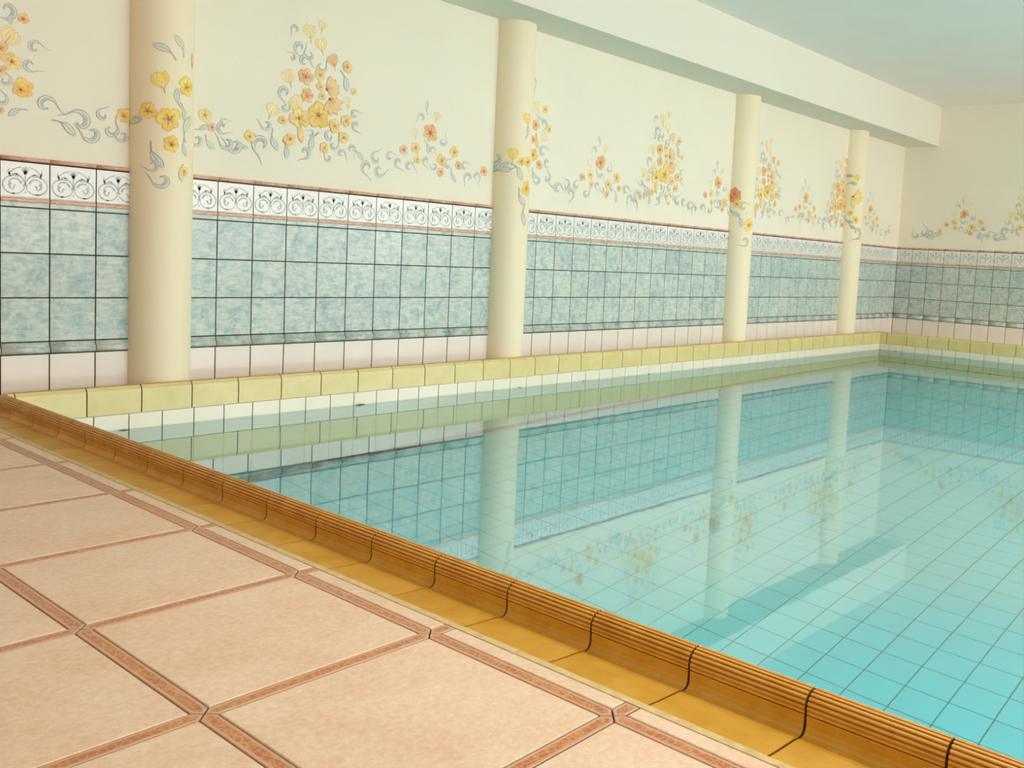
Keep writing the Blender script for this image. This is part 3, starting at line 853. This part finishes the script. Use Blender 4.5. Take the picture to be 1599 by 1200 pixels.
# corner piece lofted round the pool corner
def corner_piece():
    secs = [((XN, -.262), (-1, 0), 1), ((XN, -.225), (-.98, .2), 1), ((XN, -RF), (-.72, .69), .86), ((XN+.008, -RF), (-.25, .96), .97), ((XN+.0185, -RF), (0, 1), 1)]
    V = []; Fs = []; mi = []; n = len(RP)
    for (ox, oy), (dx, dy), k in secs:
        for u, z in RP: V.append((ox + dx*u*k, oy + dy*u*k, z))
    for q in range(len(secs)-1):
        for i in range(n):
            j = (i+1) % n
            Fs.append((q*n+i, (q+1)*n+i, (q+1)*n+j, q*n+j)); mi.append(ridge_mi(i))
    Fs += [tuple(range(n)), tuple(range((len(secs))*n-1, (len(secs)-1)*n-1, -1))]; mi += [2, 2]
    me = mesh('corner_tile', V, Fs, mi)
    me.materials.append(M_face); me.materials.append(M_groove); me.materials.append(M_ridge)
    o = link('corner_tile', me, near_run); o.matrix_parent_inverse = near_run.matrix_basis.inverted()
corner_piece()

# ------------------------------------------------------------------ deck
floor = struct('floor', [(-4.6, XO-.0, YE, -.0, -.25, -.0048), (XF+.1795, L, YE, -.15, -.25, -.0048),
                         (-4.6, XO, SIDE_Y, YE, -.25, -.0048), (XO, L, SIDE_Y, YE-.15, -.25, -.0048)], M_fgrout)
# low channel along the foot of the long wall, behind the ridge
chan = struct('wall_channel', [(XO, L, -.150, -.0005, -.20, -.030)], M_gut, floor)
chan2 = struct('mortar_strip', [(XO-.016, XO+.001, YE, -.02, -.02, .0008)], M_cgrout, floor)
SW = .033; FJ = .0034
xs = [-.478 - .4845*k for k in range(0, 9)]
ys = [-.8335 + .4935 - .4935*k for k in range(0, 13)]
TH = .0048
def deck_tile(x0, x1, y0, y1, name='floor_tile'):
    place(name, slab_mesh(x1-x0, y1-y0, M_floor, .0055, .0016), floor, FU(x0, y0, -.0048), .0006)
_st = {}
def strip_mesh(length, w, p0=True, p1=True):
    """long strip, local x from 0 to length, pointed where it meets a crossing; rust panel inside a paler rim"""
    k = (round(length,4), p0, p1)
    if k in _st: return _st[k]
    h = w/2; e0 = h if p0 else 0; e1 = h if p1 else 0
    out = [(0, 0), (e0, -h), (length-e1, -h), (length, 0), (length-e1, h), (e0, h)]
    if not p0: out[0] = (0, 0)
    def inset(d):
        return [(d*1.41 if p0 else d, 0), (e0+d*.42 if p0 else d, -h+d), (length-e1-d*.42 if p1 else length-d, -h+d),
                (length-d*1.41 if p1 else length-d, 0), (length-e1-d*.42 if p1 else length-d, h-d), (e0+d*.42 if p0 else d, h-d)]
    A, B_, C_ = out, inset(.0012), inset(.0062)
    V = [(x, y, 0) for x, y in A] + [(x, y, .0042) for x, y in A] + [(x, y, .0052) for x, y in B_] + [(x, y, .0049) for x, y in C_]
    Fs = []; mi = []
    for lvl in range(3):
        for i in range(6):
            j = (i+1) % 6
            Fs.append((lvl*6+i, lvl*6+j, lvl*6+6+j, lvl*6+6+i)); mi.append(0)
    Fs.append(tuple(range(18, 24))); mi.append(1)
    me = mesh('border_strip', V, Fs, mi)
    me.materials.append(M_frim); me.materials.append(M_rust)
    _st[k] = me
    return me
g = FJ/2
for i in range(len(xs)-1):
    for j in range(len(ys)-1):
        deck_tile(xs[i+1]+SW/2+g, xs[i]-SW/2-g, ys[j+1]+SW/2+g, ys[j]-SW/2-g)
xedge = XO - .016 - g
for j in range(len(ys)-1):
    deck_tile(xs[0]+SW/2+g, xedge, ys[j+1]+SW/2+g, ys[j]-SW/2-g, 'edge_tile')
for j in range(len(ys)):
    y = ys[j]
    if j < len(ys)-1:
        for i in range(len(xs)):
            M = frame((xs[i], y-g*1.4, -.0048), (0,-1,0), (1,0,0), (0,0,1))
            place('border_strip', strip_mesh(.4935-2.8*g, SW-FJ), floor, M)
    for i in range(len(xs)-1):
        M = frame((xs[i+1]+g*1.4, y, -.0048), (1,0,0), (0,1,0), (0,0,1))
        place('border_strip', strip_mesh(.4845-2.8*g, SW-FJ), floor, M)
    M = frame((xs[0]+g*1.4, y, -.0048), (1,0,0), (0,1,0), (0,0,1))
    place('border_strip', strip_mesh(xedge-xs[0]-1.4*g, SW-FJ, True, False), floor, M)
# strip of deck between the first crossing row and the long wall
y = ys[0]
for i in range(len(xs)-1): deck_tile(xs[i+1]+SW/2+g, xs[i]-SW/2-g, y+SW/2+g, -.012)
deck_tile(xs[0]+SW/2+g, xedge, y+SW/2+g, -.012, 'edge_tile')
for i in range(len(xs)):
    M = frame((xs[i], -.012, -.0048), (0,-1,0), (1,0,0), (0,0,1))
    place('border_strip', strip_mesh(-.012 - y - 1.4*g, SW-FJ, False, True), floor, M)
# far walkway
xx = XF + .1795 + .003
k = 0
while .16 + k*.4935 < 5.2:
    a = .16 + k*.4935; k += 1
    place('walkway_tile', slab_mesh(L-.010-xx, .4935-FJ, M_floor, .0055, .0016), floor, FU(xx, -a-.4935+FJ, -.0048))

# ------------------------------------------------------------------ little leaf-shaped scraps lying on the waterline
def leaf_scrap():
    V = [(-.030,0,0),(-.012,.006,.0018),(.012,.006,.0022),(.034,0,0),(.012,-.007,.0012),(-.012,-.007,.001),(0,0,.0055)]
    Fs = [(0,1,6),(1,2,6),(2,3,6),(3,4,6),(4,5,6),(5,0,6),(0,5,4,3,2,1)]
    me = mesh('dry_leaf', V, Fs); me.materials.append(simple('dry_leaf_brown', lin(120,98,50), .8, .3, 60))
    return me
LS = leaf_scrap()
spots = [(.243, -.222, 0, 1.0, 'brown dry leaf scrap on the water by the near left corner of the pool'),
         (1.57, -.222, 6, 1.35, 'largest brown leaf scrap on the water, between first and second column'),
         (2.887, -.216, 3, .8, 'small brown leaf scrap on the water in front of the second column'),
         (3.56, -.216, -5, .7, 'faint leaf scrap on the water just right of the second column'),
         (4.37, -.216, 4, .7, 'small leaf scrap on the water midway between second and third column'),
         (5.19, -.216, 0, .6, 'tiny leaf scrap on the water a little left of the third column'),
         (XF-.016, -.40, 90, .9, 'tiny leaf scrap on the water under the far ridge, next to the corner'),
         (XF-.016, -1.197, 92, .8, 'tiny leaf scrap on the water under the far ridge, farther right')]
for x, y, a, s, lab in spots:
    o = link('dry_leaf', LS)
    o.location = (x, y, WL+.0004); o.rotation_euler = (0, 0, math.radians(a)); o.scale = (s, s, s)
    tag(o, lab, 'leaf', 'dry leaf scraps on the water')
